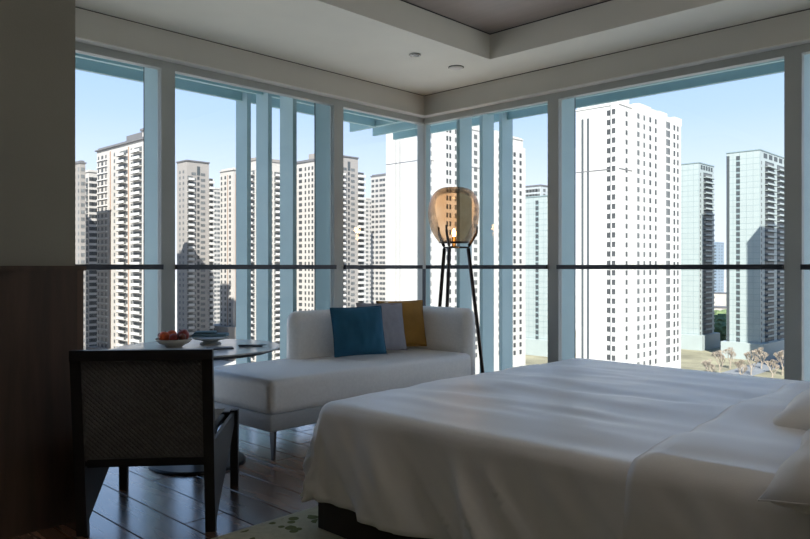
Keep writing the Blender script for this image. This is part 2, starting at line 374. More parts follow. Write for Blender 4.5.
def cloth(name, m, parent, r_lo, r_hi, foot, drop, off, seed, nr, step=0.022, thick=0.014):
    R = 0.058
    # sample lists: negative part = overflow below the edge
    def axis(lo, hi, over_lo, over_hi):
        a = []
        if over_lo: a += [lo-d for d in [drop*(1-k/22.0) for k in range(22)]]
        n = max(2, int((hi-lo)/step)); a += [lo+(hi-lo)*k/n for k in range(n+1)]
        if over_hi: a += [hi+drop*(k+1)/22.0 for k in range(22)]
        return a
    rs = axis(r_lo, r_hi, foot, False); ts = axis(BT0, BT1, True, True)
    V = []
    for r in rs:
        for t in ts:
            dr = max(0.0, r_lo-r) if foot else 0.0
            dt = t-BT1 if t > BT1 else (BT0-t if t < BT0 else 0.0)
            sg = 1 if t > BT1 else -1
            rc, tc_ = max(r, r_lo), min(max(t, BT0), BT1)
            d = max(dr, dt)
            if d > 0:
                if dr > 0 and dt > 0:
                    # share the corner quarter circle between the two overflows
                    ang = (dt/d)*PI/4 if dr >= dt else PI/2-(dr/d)*PI/4
                else: ang = 0.0 if dr > 0 else PI/2
                ox, ot = math.cos(ang), math.sin(ang)*sg
                flare = 0.16 if (dr > 0 and dt > 0) else 0.10
                s = (rc*1.0+tc_*1.0)*1.0+ang*0.25
                hang = max(0.0, d-0.05)/drop
                out, down = drape(d, R, flare)
                fold = noise.noise(Vector((rc*5.5+seed-1.8*d, tc_*5.5, ang*1.2+d*1.2)))*0.075*hang
                fold += noise.noise(Vector((rc*13+seed-4*d, tc_*13, ang*3)))*0.030*hang
                rg = noise.noise(Vector((rc*4.2+tc_*4.2*(1 if dr > 0 else 0)+seed*2-2.6*d, tc_*2.0, ang*1.6)))
                fold += 0.030*max(0.0, 1-abs(rg)*5)**1.5*min(1.0, hang*1.3)
                dg = noise.noise(Vector((rc*7.0+tc_*(7.0 if dr > 0 else 0)-7.5*d+seed, 0.4*rc, ang*2.2)))
                fold += 0.026*max(0.0, 1-abs(dg)*4.5)**1.3*min(1.0, hang*2.0)*(0.5+noise.noise(Vector((rc*1.7, seed, tc_))))
                out += fold+0.010
                down += 0.02*noise.noise(Vector((rc*2.2+seed, tc_*2.2, ang)))*hang
                x = rc-ox*out; tt = tc_+ot*out; z = BZ-down
            else:
                x, tt, z = rc, tc_, BZ
            # crown and soft ripples on the top, stretched along the bed's length
            u = min(1.0, (rc-r_lo+0.02)/0.35) if foot else 1.0
            e = min(tc_-BT0, BT1-tc_); w = min(1.0, max(0.0, e)/0.30)
            puff = 0.030*math.sin(min(1.0, e/0.9)*PI/2)*(0.35+0.65*u)
            rip = noise.noise(Vector((rc*1.1+seed, tc_*5.0+rc*0.7, 0.3)))*0.020+noise.noise(Vector((rc*2.2+3, tc_*11.0+seed, 1.7)))*0.008
            rip += noise.noise(Vector((rc*6+seed, tc_*7, 5.1)))*0.005
            z += (puff+rip*(0.3+0.7*w)*(0.4+0.6*u))*max(0.0, 1-d*4)
            if not foot:    # rolled hem near the free edge of the turned-down sheet
                k = max(0.0, 1-(rc-r_lo)/0.06); z += 0.016*(1-k*k)*(1 if d == 0 else 0.3)
            z += off*(1.0 if d == 0 else max(0.0, 1-d*3))
            if d > 0 and off: tt += sg*off*0.9*min(1, d*6)
            V.append((x, -tt, z))
    F = []; n = len(ts)
    for i in range(len(rs)-1):
        for j in range(n-1):
            F.append((i*n+j, i*n+j+1, (i+1)*n+j+1, (i+1)*n+j))
    o = mesh_obj(name, V, F, m, parent, True)
    s = o.modifiers.new('thickness', 'SOLIDIFY'); s.thickness = thick; s.offset = -1
    return o

bed = tag(empty('bed', rt((BR0+BR1)/2, (BT0+BT1)/2, 0)), 'king size bed with a grey white duvet and dark base beside the right windows', 'bed')
bed_inv = Matrix.Translation(-bed.location)
def under_bed(o):
    o.data.transform(bed_inv); o.parent = bed; return o
under_bed(MB().box(2.195, BR1, -3.05, -1.02, 0.014, 0.24).obj('base', M_base))
under_bed(rbox('mattress', BR0+0.02, BR1, -BT1+0.02, -BT0-0.02, 0.24, BZ-0.03, 0.05, 4, mat('mattress_ticking', (0.6, 0.6, 0.58), 0.8)))
under_bed(rbox('headboard', BR1+0.005, BR1+0.10, -BT1-0.15, -BT0+0.15, 0.014, 1.10, 0.03, 3, mat('headboard_fabric', (0.30, 0.27, 0.24), 0.8)))
under_bed(cloth('duvet', M_duvet, None, BR0, 3.80, True, 0.42, 0.0, 3.7, 0))
td = under_bed(cloth('turn_down_sheet', M_sheet, None, 3.585, BR1-0.02, False, 0.40, 0.022, 9.1, 0))

def pillow_mesh(w, h, th, pw=2.6, pinch=0.05, n=26, seed=0.0, wr=0.010):
    V = []; F = []
    for side in (1, -1):
        for i in range(n+1):
            for j in range(n+1):
                u = -1+2*i/n; v = -1+2*j/n
                a = max(0.0, (1-abs(u)**pw)*(1-abs(v)**pw))
                z = side*th/2*a**0.55
                x = u*w/2*(1-pinch*(1-v*v)); y = v*h/2*(1-pinch*(1-u*u))
                z += wr*noise.noise(Vector((u*2.2+seed, v*2.2, side*0.6)))*a + wr*0.6*noise.noise(Vector((u*6+seed, v*2, side)))*min(1, a*2)
                x += wr*0.9*noise.noise(Vector((seed+v*2.6, 3.1, u))); y += wr*0.9*noise.noise(Vector((seed+u*2.6, 7.7, v)))
                V.append((x, y, z))
    N = (n+1)*(n+1)
    for s_ in (0, 1):
        for i in range(n):
            for j in range(n):
                a = s_*N+i*(n+1)+j; q = (a, a+n+1, a+n+2, a+1)
                F.append(q if s_ == 0 else q[::-1])
    me = bpy.data.meshes.new('pillow'); me.from_pydata(V, [], F)
    bm = bmesh.new(); bm.from_mesh(me); bmesh.ops.remove_doubles(bm, verts=bm.verts, dist=0.0008); bm.to_mesh(me); bm.free()
    me.polygons.foreach_set('use_smooth', [True]*len(me.polygons)); return me

def pillow_at(name, w, h, th, m, loc, rot, seed, label, cat, group=None, piping=None, pinch=0.05, wr=0.010):
    me = pillow_mesh(w, h, th, seed=seed, pinch=pinch, wr=wr, pw=2.6 if wr < 0.015 else 4.0); me.materials.append(m)
    root = empty(name, loc); root.rotation_euler = rot
    o = bpy.data.objects.new('cover', me); COL.objects.link(o); o.parent = root
    pts = []
    for k in range(97):
        q = k/24.0; s_ = int(q) % 4; f = (q-int(q))*2-1
        u, v = ((f, -1), (1, f), (-f, 1), (-1, -f))[s_]
        pts.append((u*w/2*(1-pinch*(1-v*v)), v*h/2*(1-pinch*(1-u*u)), 0))
    if wr > 0.01: pts = [(p[0]+wr*0.9*noise.noise(Vector((seed+p[1]/h*2*2.6, 3.1, p[0]/w*2))), p[1]+wr*0.9*noise.noise(Vector((seed+p[0]/w*2*2.6, 7.7, p[1]/h*2))), 0) for p in pts]; piping = 0.002
    MB().tube(pts, piping or 0.004, 6, False).obj('piping', m, o, True)
    tag(root, label, cat, group); return root
pillow_at('bed_pillow', 0.52, 0.72, 0.17, M_pillow, rt(4.22, 2.85, 0.660), (0.16, -0.16, 0.0), 1.3, 'plump white pillow hanging over the turned-down sheet at the near bed edge', 'pillow', wr=0.03, pinch=0.03)
pillow_at('bed_pillow', 0.52, 0.74, 0.17, M_pillow, rt(4.00, 2.11, 0.635), (0.10, -0.16, 0.0), 4.2, 'plump white pillow at the window side of the bed head', 'pillow', wr=0.03, pinch=0.03)

# rug under the bed
def rug_mat():
    m = bpy.data.materials.new('leaf_pattern_rug'); m.use_nodes = True
    n, l = m.node_tree.nodes, m.node_tree.links; b = n['Principled BSDF']; b.inputs['Roughness'].default_value = 0.95
    tc = n.new('ShaderNodeTexCoord')
    nz = n.new('ShaderNodeTexNoise'); nz.inputs['Scale'].default_value = 4.5; nz.inputs['Detail'].default_value = 1
    l.new(tc.outputs['Object'], nz.inputs['Vector'])
    vo = n.new('ShaderNodeTexVoronoi'); vo.inputs['Scale'].default_value = 17; l.new(tc.outputs['Object'], vo.inputs['Vector'])
    lt = n.new('ShaderNodeMath'); lt.operation = 'LESS_THAN'; lt.inputs[1].default_value = 0.42; l.new(vo.outputs['Distance'], lt.inputs[0])
    gt = n.new('ShaderNodeMath'); gt.operation = 'GREATER_THAN'; gt.inputs[1].default_value = 0.46; l.new(nz.outputs['Fac'], gt.inputs[0])
    mu = n.new('ShaderNodeMath'); mu.operation = 'MULTIPLY'; l.new(lt.outputs[0], mu.inputs[0]); l.new(gt.outputs[0], mu.inputs[1])
    fine = n.new('ShaderNodeTexNoise'); fine.inputs['Scale'].default_value = 45; l.new(tc.outputs['Object'], fine.inputs['Vector'])
    base = n.new('ShaderNodeMix'); base.data_type = 'RGBA'; base.inputs['A'].default_value = (0.40, 0.41, 0.29, 1); base.inputs['B'].default_value = (0.60, 0.60, 0.46, 1)
    l.new(fine.outputs['Fac'], base.inputs['Factor'])
    mx = n.new('ShaderNodeMix'); mx.data_type = 'RGBA'; mx.inputs['B'].default_value = (0.13, 0.15, 0.045, 1)
    l.new(base.outputs['Result'], mx.inputs['A']); l.new(mu.outputs[0], mx.inputs['Factor']); l.new(mx.outputs['Result'], b.inputs['Base Color'])
    bp = n.new('ShaderNodeBump'); bp.inputs['Strength'].default_value = 0.5; bp.inputs['Distance'].default_value = 0.004
    l.new(fine.outputs['Fac'], bp.inputs['Height']); l.new(bp.outputs[0], b.inputs['Normal'])
    return m
rug = tag(empty('area_rug', rt(3.2, 2.3, 0)), 'pale green beige rug with olive leaf blotches under the bed', 'rug')
MB().box(-1.2, 1.3, -1.75, 1.7, 0.0, 0.012).obj('pile', rug_mat(), rug)
bd = MB(); bd.box(-1.22, -1.2, -1.77, 1.72, 0, 0.013); bd.box(1.3, 1.32, -1.77, 1.72, 0, 0.013); bd.box(-1.2, 1.3, -1.77, -1.75, 0, 0.013); bd.box(-1.2, 1.3, 1.7, 1.72, 0, 0.013)
bd.obj('binding', mat('rug_binding', (0.50, 0.50, 0.40), 0.9), rug)

# ------------------------------------------------------------------ chaise sofa
M_sofa = mat('oatmeal_sofa_fabric', (0.86, 0.845, 0.81), 0.45, var=0.04, scale=60, bump=0.15, bscale=420, sheen=1.0)
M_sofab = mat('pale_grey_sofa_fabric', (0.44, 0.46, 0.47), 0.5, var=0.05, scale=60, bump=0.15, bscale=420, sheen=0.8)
M_steel = mat('brushed_steel', (0.075, 0.075, 0.08), 0.5, 0.7, var=0.05)
sofa = tag(empty('chaise_sofa', rt(0.75, 1.6, 0)), 'oatmeal fabric chaise sofa with wraparound back in the window corner', 'sofa')
sinv = Matrix.Translation(-sofa.location)
def under_sofa(o):
    o.data.transform(sinv); o.parent = sofa; return o
under_sofa(rbox('base', 0.36, 1.15, -2.55, -0.62, 0.155, 0.255, 0.012, 2, M_sofab))
under_sofa(rbox('seat_cushion', 0.36, 1.16, -2.56, -0.72, 0.250, 0.452, 0.045, 5, M_sofa))
def sweep(path, prof, name, m, taper_ends=True):
    """profile (offset outward, z) swept along a plan path (r,t); ends rounded by shrinking the profile"""
    P = [Vector((p[0], -p[1], 0)) for p in path]; V = []; F = []; k = len(prof); rings = []
    cz = sum(p[1] for p in prof)/k; co = sum(p[0] for p in prof)/k
    sc = []
    if taper_ends:
        d0 = (P[0]-P[1]).normalized(); d1 = (P[-1]-P[-2]).normalized()
        caps = [(0.06*math.sin(a), max(0.02, math.cos(a))) for a in (PI/2, PI/3, PI/5, PI/10)]
        seq = [(P[0]+d0*c[0], c[1], -d0) for c in caps]
        seq += [(p, 1.0, None) for p in P]
        seq += [(P[-1]+d1*c[0], c[1], d1) for c in reversed(caps)]
    else: seq = [(p, 1.0, None) for p in P]
    for i, (p, s_, dd) in enumerate(seq):
        if dd is None:
            a = seq[max(0, i-1)][0]; b = seq[min(len(seq)-1, i+1)][0]; dd = (b-a).normalized()
        nrm = Vector((-dd.y, dd.x, 0))
        for (o_, z) in prof:
            zz = z if s_ == 1.0 else prof[0][1]+(z-prof[0][1])*(1-(1-s_)*0.16)
            V.append(p+nrm*(co+(o_-co)*s_)+Vector((0, 0, zz)))
    for i in range(len(seq)-1):
        for j in range(k):
            j2 = (j+1) % k; F.append((i*k+j, i*k+j2, (i+1)*k+j2, (i+1)*k+j))
    F.append(tuple(range(k))); F.append(tuple((len(seq)-1)*k+j for j in range(k))[::-1])
    bm = bmesh.new(); me = bpy.data.meshes.new('x'); me.from_pydata([tuple(v) for v in V], [], F); bm.from_mesh(me); bpy.data.meshes.remove(me)
    return bm_obj(name, bm, m, None, True)
path = [(0.435, 1.825-k*0.115) for k in range(9)]
for k in range(1, 9):
    a = k/8*PI/2; path.append((0.435+0.24*(1-math.cos(a)), 0.90-0.24*math.sin(a)))
path += [(0.675+k*0.075, 0.66) for k in range(1, 6)]
def backprof(t, z0, z1, n=7):
    p = [(-t/2, z0), (-t/2, z0+(z1-z0)*0.5), (-t/2*0.96, z1-t/2)]
    for k in range(1, n):
        a = PI-PI*k/n; p.append((t/2*math.cos(a)*0.96, z1-t/2+t/2*math.sin(a)))
    p += [(t/2*0.96, z1-t/2), (t/2, z0+(z1-z0)*0.5), (t/2, z0)]
    return p
under_sofa(sweep(path, backprof(0.15, 0.255, 0.785), 'backrest', M_sofa))
pth2 = [(p[0]-0.092 if p[1] > 0.90 else p[0]-0.092*max(0, (0.675-p[0])/0.24), p[1]-(0.0 if p[1] > 0.90 else 0.092*min(1, (0.90-p[1])/0.24))) for p in path]
under_sofa(sweep(pth2, [(-0.012, 0.17), (-0.012, 0.66), (0.012, 0.66), (0.012, 0.17)], 'outer_shell', M_sofab, False))
for (r, t, dr, dt) in ((1.085, 2.475, 0.045, 0.06), (0.45, 2.44, -0.03, 0.05), (1.06, 0.82, 0.05, -0.03), (0.45, 0.82, -0.03, -0.03)):
    lg = MB().prism([rt(r-0.035, t-0.004, 0.167), rt(r+0.03, t+0.004, 0.167), rt(r+dr+0.008, t+dt*0.5, 0.0), rt(r+dr-0.010, t+dt*0.5, 0.0)], rt(-0.004, 0.014, 0))
    under_sofa(lg.obj('leg', M_steel))

# cushions leaning on the backrest
M_blue = mat('petrol_blue_velvet', (0.012, 0.105, 0.19), 0.8, var=0.12, scale=8, bump=0.1, bscale=300, sheen=0.4)
M_lilac = mat('lilac_grey_linen', (0.33, 0.33, 0.37), 0.85, var=0.05, scale=30, bump=0.2, bscale=350)
M_must = mat('mustard_velvet', (0.36, 0.19, 0.035), 0.8, var=0.12, scale=8, bump=0.1, bscale=300, sheen=0.3)
def cushion(r, t, w, h, yaw, lean, m, seed, label, roll=0.0):
    z0 = 0.452; z = z0+h/2*math.cos(lean)+0.025
    root = pillow_at('throw_cushion', w, h, 0.125, m, rt(r, t, z), (0, 0, 0), seed, label, 'cushion', pinch=0.035, wr=0.008)
    # local x = width (along the sofa), local y = up, local z = facing the room
    Rm = Matrix.Rotation(yaw, 4, 'Z') @ Matrix.Rotation(-lean, 4, 'Y') @ Matrix(((0, 0, 1, 0), (1, 0, 0, 0), (0, 1, 0, 0), (0, 0, 0, 1))) @ Matrix.Rotation(roll, 4, 'Z')
    root.rotation_euler = Rm.to_euler(); return root
cushion(0.75, 1.51, 0.385, 0.35, math.radians(-24), math.radians(16), M_blue, 2.0, 'petrol blue velvet cushion leaning in front of the grey cushion', 0.02)
cushion(0.675, 1.205, 0.40, 0.36, math.radians(-12), math.radians(14), M_lilac, 5.0, 'lilac grey cushion between the blue and mustard cushions', -0.03)
cushion(0.62, 0.935, 0.40, 0.365, math.radians(-20), math.radians(12), M_must, 8.0, 'mustard yellow cushion against the sofa back', 0.0)

# ------------------------------------------------------------------ floor lamp
M_bronze = mat('dark_bronze_metal', (0.055, 0.042, 0.036), 0.4, 0.7, var=0.1)
lp = pxw(454, 6.12); lamp = tag(empty('floor_lamp', lp), 'tripod floor lamp with an amber blown glass globe behind the sofa', 'lamp')
gz = 1.315
prof = [(0.125, 0.0), (0.150, 0.03), (0.178, 0.085), (0.199, 0.15), (0.209, 0.22), (0.208, 0.28), (0.196, 0.34), (0.170, 0.395), (0.130, 0.430), (0.080, 0.446), (0.0, 0.450)]
def smooth_prof(p, n=4):
    out = []
    for i in range(len(p)-1):
        p0 = p[max(0, i-1)]; p1 = p[i]; p2 = p[i+1]; p3 = p[min(len(p)-1, i+2)]
        for k in range(n):
            t = k/n
            out.append(tuple(0.5*((2*p1[c])+(-p0[c]+p2[c])*t+(2*p0[c]-5*p1[c]+4*p2[c]-p3[c])*t*t+(-p0[c]+3*p1[c]-3*p2[c]+p3[c])*t**3) for c in (0, 1)))
    out.append(p[-1]); return [(max(0, a), b) for a, b in out]
gl = MB(); gp = smooth_prof(prof); gl.lathe([(a*1.045, b*1.04) for a, b in gp], 56, cz=gz)
gl.f = [f for f in gl.f if len(f) == 4]
# shallow wavy facets of hand-blown glass
gl.v = [(x*(1+0.018*math.sin(5*math.atan2(y, x)+9*z)), y*(1+0.018*math.sin(5*math.atan2(y, x)+9*z)), z) for x, y, z in gl.v]
gl.obj('glass_globe', M_amber, lamp, True)
la0 = TH+math.radians(8)
for k in range(3):
    a = la0+k*2*PI/3; c, s_ = math.cos(a), math.sin(a)
    def q(r, z): return (c*r, s_*r, z)
    MB().tube([q(0.275, 0.0), q(0.205, 0.60), q(0.125, 1.255), q(0.132, 1.285), q(0.190, 1.375), q(0.199, 1.395), q(0.203, 1.45)], [0.015, 0.016, 0.016, 0.014, 0.011, 0.010, 0.009], 10).obj('leg', M_bronze, lamp, True)
    MB().tube([(0, 0, 1.268), q(0.127, 1.268)], 0.008, 8).obj('spoke', M_bronze, lamp, True)
MB().lathe([(0.120, 1.305), (0.130, 1.305), (0.130, 1.315), (0.120, 1.315), (0.120, 1.305)], 36).obj('ring', M_bronze, lamp, True)
MB().lathe([(0.0, 1.262), (0.045, 1.262), (0.045, 1.275), (0.018, 1.28), (0.018, 1.36), (0.0, 1.36)], 20).obj('socket', mat('brass_socket', (0.45, 0.24, 0.08), 0.35, 0.8), lamp, True)
socket = lamp.children[-1] if lamp.children[-1].name.startswith('socket') else [c for c in lamp.children if c.name.startswith('socket')][0]
def emit(name, col, s_):
    m = bpy.data.materials.new(name); m.use_nodes = True; b = m.node_tree.nodes['Principled BSDF']
    b.inputs['Emission Color'].default_value = (*col, 1); b.inputs['Emission Strength'].default_value = s_; b.inputs['Base Color'].default_value = (*col, 1); return m
MB().lathe([(0.0, 1.36), (0.012, 1.362), (0.017, 1.385), (0.015, 1.405), (0.006, 1.425), (0.0, 1.428)], 16).obj('bulb', emit('lit_bulb', (1.0, 0.72, 0.38), 7.0), socket, True)
pl_d = bpy.data.lights.new('bulb_light', 'POINT'); pl_d.energy = 0.6; pl_d.color = (1, 0.68, 0.36); pl_d.shadow_soft_size = 0.03
pl = bpy.data.objects.new('bulb_light', pl_d); COL.objects.link(pl); pl.parent = lamp; pl.location = (0, 0, 1.46)

# ------------------------------------------------------------------ round table and what stands on it
TC = cw(-1.167, 4.03); TH_ = 0.65
M_marble = mat('pale_stone_top', (0.62, 0.64, 0.65), 0.16, var=0.08, scale=5)
M_blk = mat('black_metal', (0.02, 0.02, 0.022), 0.45, 0.5, var=0.1)
tb = tag(empty('round_table', TC), 'round pale stone pedestal table between the chair and the chaise', 'table')
MB().lathe([(0.0, TH_-0.012), (0.445, TH_-0.012), (0.456, TH_-0.008), (0.458, TH_-0.003), (0.455, TH_), (0.0, TH_)], 72).obj('table_top', M_marble, tb); ttop = tb.children[0]
MB().lathe([(0.40, TH_-0.030), (0.452, TH_-0.012), (0.0, TH_-0.012)][:2]+[(0.0, TH_-0.0121)], 72).obj('edge_band', M_blk, ttop)
MB().lathe([(0.028, 0.018), (0.028, TH_-0.05), (0.10, TH_-0.030)], 28).obj('pedestal', M_blk, tb, True)
MB().lathe([(0.0, 0.0), (0.262, 0.0), (0.264, 0.008), (0.255, 0.016), (0.05, 0.020), (0.028, 0.03), (0, 0.03)], 56).obj('base_plate', M_blk, tb)

def on_table(px, y):
    Z = FPX*(CAM.z-TH_)/(y-267.0); return pxw(px, Z, TH_)
M_ceram = mat('cream_ceramic', (0.50, 0.47, 0.40), 0.35, var=0.05)
bp_ = on_table(174, 347)
bowl = tag(empty('fruit_bowl', bp_), 'shallow cream bowl holding red fruit on the round table', 'bowl')
MB().lathe([(0.0, 0.0), (0.045, 0.0), (0.050, 0.008), (0.085, 0.026), (0.103, 0.046), (0.100, 0.048), (0.082, 0.032), (0.045, 0.014), (0.0, 0.012)], 40).obj('shell', M_ceram, bowl, True); shell = bowl.children[0]
MB().lathe([(0.040, -0.0), (0.046, -0.0), (0.044, 0.004), (0.040, 0.004)], 32).obj('foot_ring', M_ceram, shell)
def fruit(dx, dy, z, rad, m, label, name='apple', group=None):
    o = empty(name, bp_+RIGHT*dx+FWD*dy+Vector((0, 0, z))); tag(o, label, 'fruit', group)
    pr = [(0.0, -0.84), (0.22, -0.93), (0.5, -0.86), (0.82, -0.52), (0.98, -0.05), (0.96, 0.35), (0.74, 0.74), (0.42, 0.90), (0.16, 0.82), (0.0, 0.68)]
    MB().lathe([(a*rad, b*rad) for a, b in smooth_prof(pr, 3)], 24).obj('flesh', m, o, True)
    MB().tube([(0, 0, 0.66*rad), (0.002, 0.001, 1.0*rad), (0.006, 0.003, 1.2*rad)], 0.002, 6).obj('stem', mat('fruit_stem', (0.06, 0.035, 0.015), 0.8), o)
    o.rotation_euler = (random.uniform(-.5, .5), random.uniform(-.5, .5), random.uniform(0, 6)); return o
M_or = mat('orange_red_skin', (0.75, 0.13, 0.03), 0.4, var=0.35, scale=25)
M_rd = mat('dark_red_skin', (0.27, 0.035, 0.025), 0.35, var=0.4, scale=25)
M_br = mat('brown_red_skin', (0.16, 0.045, 0.025), 0.4, var=0.4, scale=25)
fruit(-0.048, -0.020, 0.058, 0.031, M_or, 'bright orange red fruit at the front of the cream bowl', 'orange')
fruit(-0.030, 0.052, 0.060, 0.030, M_or, 'orange red fruit tucked at the back of the cream bowl', 'orange')
fruit(0.012, -0.042, 0.052, 0.026, M_rd, 'small dark red apple in the middle of the bowl')
fruit(0.045, 0.022, 0.064, 0.034, M_rd, 'large dark red apple on the dish side of the bowl')
fruit(0.062, -0.043, 0.060, 0.019, M_br, 'small brownish red fruit beside the large dark apple', 'plum')
fruit(-0.085, 0.028, 0.060, 0.018, M_br, 'small brownish red fruit at the bowl rim beside the orange fruit', 'plum')

pp = on_table(210.5, 344)
M_mat = mat('dark_slate', (0.05, 0.055, 0.065), 0.5, var=0.1)
pm = MB(); 
ptb = on_table(221, 348.5)
bk = tag(empty('tray_mat', ptb, TH+0.35), 'dark slate mat lying flat on the round table before the dish', 'mat')
rbox('slab', -0.075, 0.065, -0.05, 0.035, 0.0, 0.007, 0.003, 2, M_mat, bk, False)
dish = tag(empty('serving_dish', pp), 'pale footed dish carrying a folded blue napkin', 'dish')
MB().lathe([(0.0, 0.0), (0.062, 0.0), (0.058, 0.010), (0.040, 0.018), (0.06, 0.024), (0.098, 0.032), (0.104, 0.037), (0.098, 0.039), (0.05, 0.030), (0.0, 0.028)], 40).obj('plate', mat('pale_stoneware', (0.42, 0.43, 0.40), 0.4), dish, True)
M_nap = mat('blue_napkin_cloth', (0.12, 0.23, 0.31), 0.85, var=0.1, scale=30)
nap = tag(empty('folded_napkin', pp+Vector((0, 0, 0.041)), TH+0.1), 'folded steel blue cloth napkin lying on the pale dish', 'napkin')
for k, (x0, x1, y0, y1, dz, rz) in enumerate(((-0.098, 0.100, -0.055, 0.06, 0.0, 0), (-0.100, 0.098, -0.050, 0.055, 0.010, 0), (-0.090, 0.03, -0.04, 0.05, 0.020, 0))):
    o = rbox('fold', x0, x1, y0, y1, dz, dz+0.010, 0.005, 3, M_nap, nap)
    for v in o.data.vertices: v.co.z += 0.006*math.sin(v.co.x*30+k)*0.5+0.003
cp_ = on_table(251, 346.5)
np2 = tag(empty('cutlery_rest', cp_, TH+0.1), 'narrow slate blue rest under the knife and fork near the table rim', 'rest')
rbox('slab', -0.065, 0.065, -0.03, 0.03, 0.0, 0.006, 0.0025, 2, mat('slate_blue', (0.08, 0.12, 0.16), 0.5), np2, False)
kn = tag(empty('table_knife', cp_+Vector((0, 0, 0.006)), TH+0.2), 'steel knife lying on the slate blue rest', 'knife')
MB().box(-0.07, 0.01, -0.014, -0.006, 0.0, 0.005).obj('handle', M_steel, kn)
MB().prism([(0.01, -0.014, 0.001), (0.08, -0.012, 0.001), (0.088, -0.006, 0.001), (0.01, -0.004, 0.001)], (0, 0, 0.0025)).obj('blade', M_steel, kn)
fk = tag(empty('table_fork', cp_+Vector((0, 0, 0.006)), TH+0.1), 'steel fork lying on the slate blue rest', 'fork')
MB().box(-0.07, 0.03, 0.008, 0.014, 0.0, 0.004).obj('handle', M_steel, fk)
fm = MB().box(0.03, 0.045, 0.002, 0.020, 0.0, 0.003)
for k in range(4): fm.box(0.045, 0.078, 0.002+k*0.005, 0.005+k*0.005, 0.0, 0.003)
fm.obj('fork_head', M_steel, fk)

# ------------------------------------------------------------------ armless dining chair seen from behind
M_ebony = mat('ebonised_wood', (0.014, 0.012, 0.012), 0.42, var=0.2, scale=12, stretch=(1, 1, 8))
M_weave = mat('charcoal_woven_leather', (0.12, 0.115, 0.112), 0.5, var=0.12, scale=40)
rr_ = cw(-0.811, 2.985); fdir = (FWD*0.995-RIGHT*0.096).normalized(); rdir = Vector((fdir.y, -fdir.x, 0))
cc = rr_-rdir*0.256
chair = tag(empty('dining_chair', cc, math.atan2(rdir.y, rdir.x)), 'black wooden dining chair with a woven back panel beside the partition wall', 'chair')
CW, CF, CH, SD = 0.256, 0.272, 0.765, 0.61          # half widths, height, depth
def post_y(h): return -0.085*h/CH
for s_ in (-1, 1):
    po = MB(); x0, x1 = s_*(CW-0.020), s_*(CW+0.022)
    po.prism([(x0, post_y(0)-0.016, 0), (x0, post_y(0)+0.018, 0), (x0, post_y(CH)+0.018, CH), (x0, post_y(CH)-0.012, CH)], (x1-x0, 0, 0)); po.obj('rear_leg', M_ebony, chair)
    fo = MB(); a, b_ = s_*(CF-0.022), s_*(CF+0.016)
    fo.prism([(a, SD-0.018, 0), (a, SD+0.012, 0), (a, SD+0.022, 0.385), (a, SD-0.028, 0.385)], (b_-a, 0, 0)); fl_ = fo.obj('front_leg', M_ebony, chair); MB().lathe([(0.0, 0.0), (0.012, 0.0), (0.012, 0.004), (0.0, 0.004)], 12, s_*(CF-0.003), SD-0.003, 0.0).obj('glide', M_steel, fl_)
    sp = MB(); xa = s_*(CW+0.000)
    sp.prism([(xa, 0.012, 0.02), (xa, 0.035, 0.02), (xa, SD-0.01, 0.325), (xa, SD-0.01, 0.375), (xa, -0.02, 0.375)], (s_*0.016, 0, 0)); sp.obj('side_panel', M_ebony, chair)
tr_ = MB().box(-CW-0.022, CW+0.022, post_y(CH)-0.014, post_y(CH)+0.022, CH-0.040, CH+0.002); tr_.obj('top_rail', M_ebony, chair)
MB().box(-CW, CW, 0.0, 0.025, 0.275, 0.292).obj('rear_stretcher', M_ebony, chair)
MB().box(-CF, CF, SD-0.02, SD+0.005, 0.32, 0.375).obj('front_rail', M_ebony, chair)
# woven back: interlaced straps as real geometry
def weave(name, w, h, nx, ny, place, parent, amp=0.0035, backing=True):
    mb = MB(); sub = 2
    def strip(pts, across, half):
        b = len(mb.v)
        for p in pts: mb.v += [tuple(Vector(p)-across*half), tuple(Vector(p)+across*half)]
        for i in range(len(pts)-1): mb.f.append((b+2*i, b+2*i+1, b+2*i+3, b+2*i+2))
    dx, dy = w/nx, h/ny
    for i in range(nx):
        x = -w/2+(i+.5)*dx
        strip([(x, -h/2+(j/sub)*dy, amp*math.sin(PI*(j/sub+i+0.0))) for j in range(ny*sub+1)], Vector((1, 0, 0)), dx*0.485)
    for j in range(ny):
        y = -h/2+(j+.5)*dy
        strip([(-w/2+(i/sub)*dx, y, -amp*math.sin(PI*(i/sub+j+1.0))) for i in range(nx*sub+1)], Vector((0, 1, 0)), dy*0.475)
    mb.v = [tuple(place(*v)) for v in mb.v]
    o = mb.obj(name, M_weave, parent); o['kind'] = 'stuff'; return o
def back_place(x, y, z):
    h = 0.525+y; k = (h-0.31)/0.43; half = 0.236+0.002*k     # slightly narrower at the bottom, gently bowed
    return Vector((x/0.246*half, post_y(h)-0.004-z+0.018*(1-(x/0.25)**2), h))
weave('woven_back', 0.492, 0.43, 46, 40, back_place, chair)
def seat_place(x, y, z): return Vector((x*(0.98+0.05*(y+0.28)), SD/2+y-0.02, 0.400+z-0.010*math.cos(x/0.25*1.4)))
weave('woven_seat', 0.455, 0.58, 30, 34, seat_place, chair, 0.003).data.materials[0] = mat('grey_woven_seat', (0.30, 0.31, 0.32), 0.35, var=0.1, scale=40)
rbox('seat_pan', -0.228, 0.228, -0.01, SD-0.03, 0.34, 0.370, 0.01, 2, M_ebony, chair, False)
MB().box(-0.238, 0.238, -0.040, -0.020, 0.292, 0.318).obj('back_bottom_rail', M_ebony, chair)

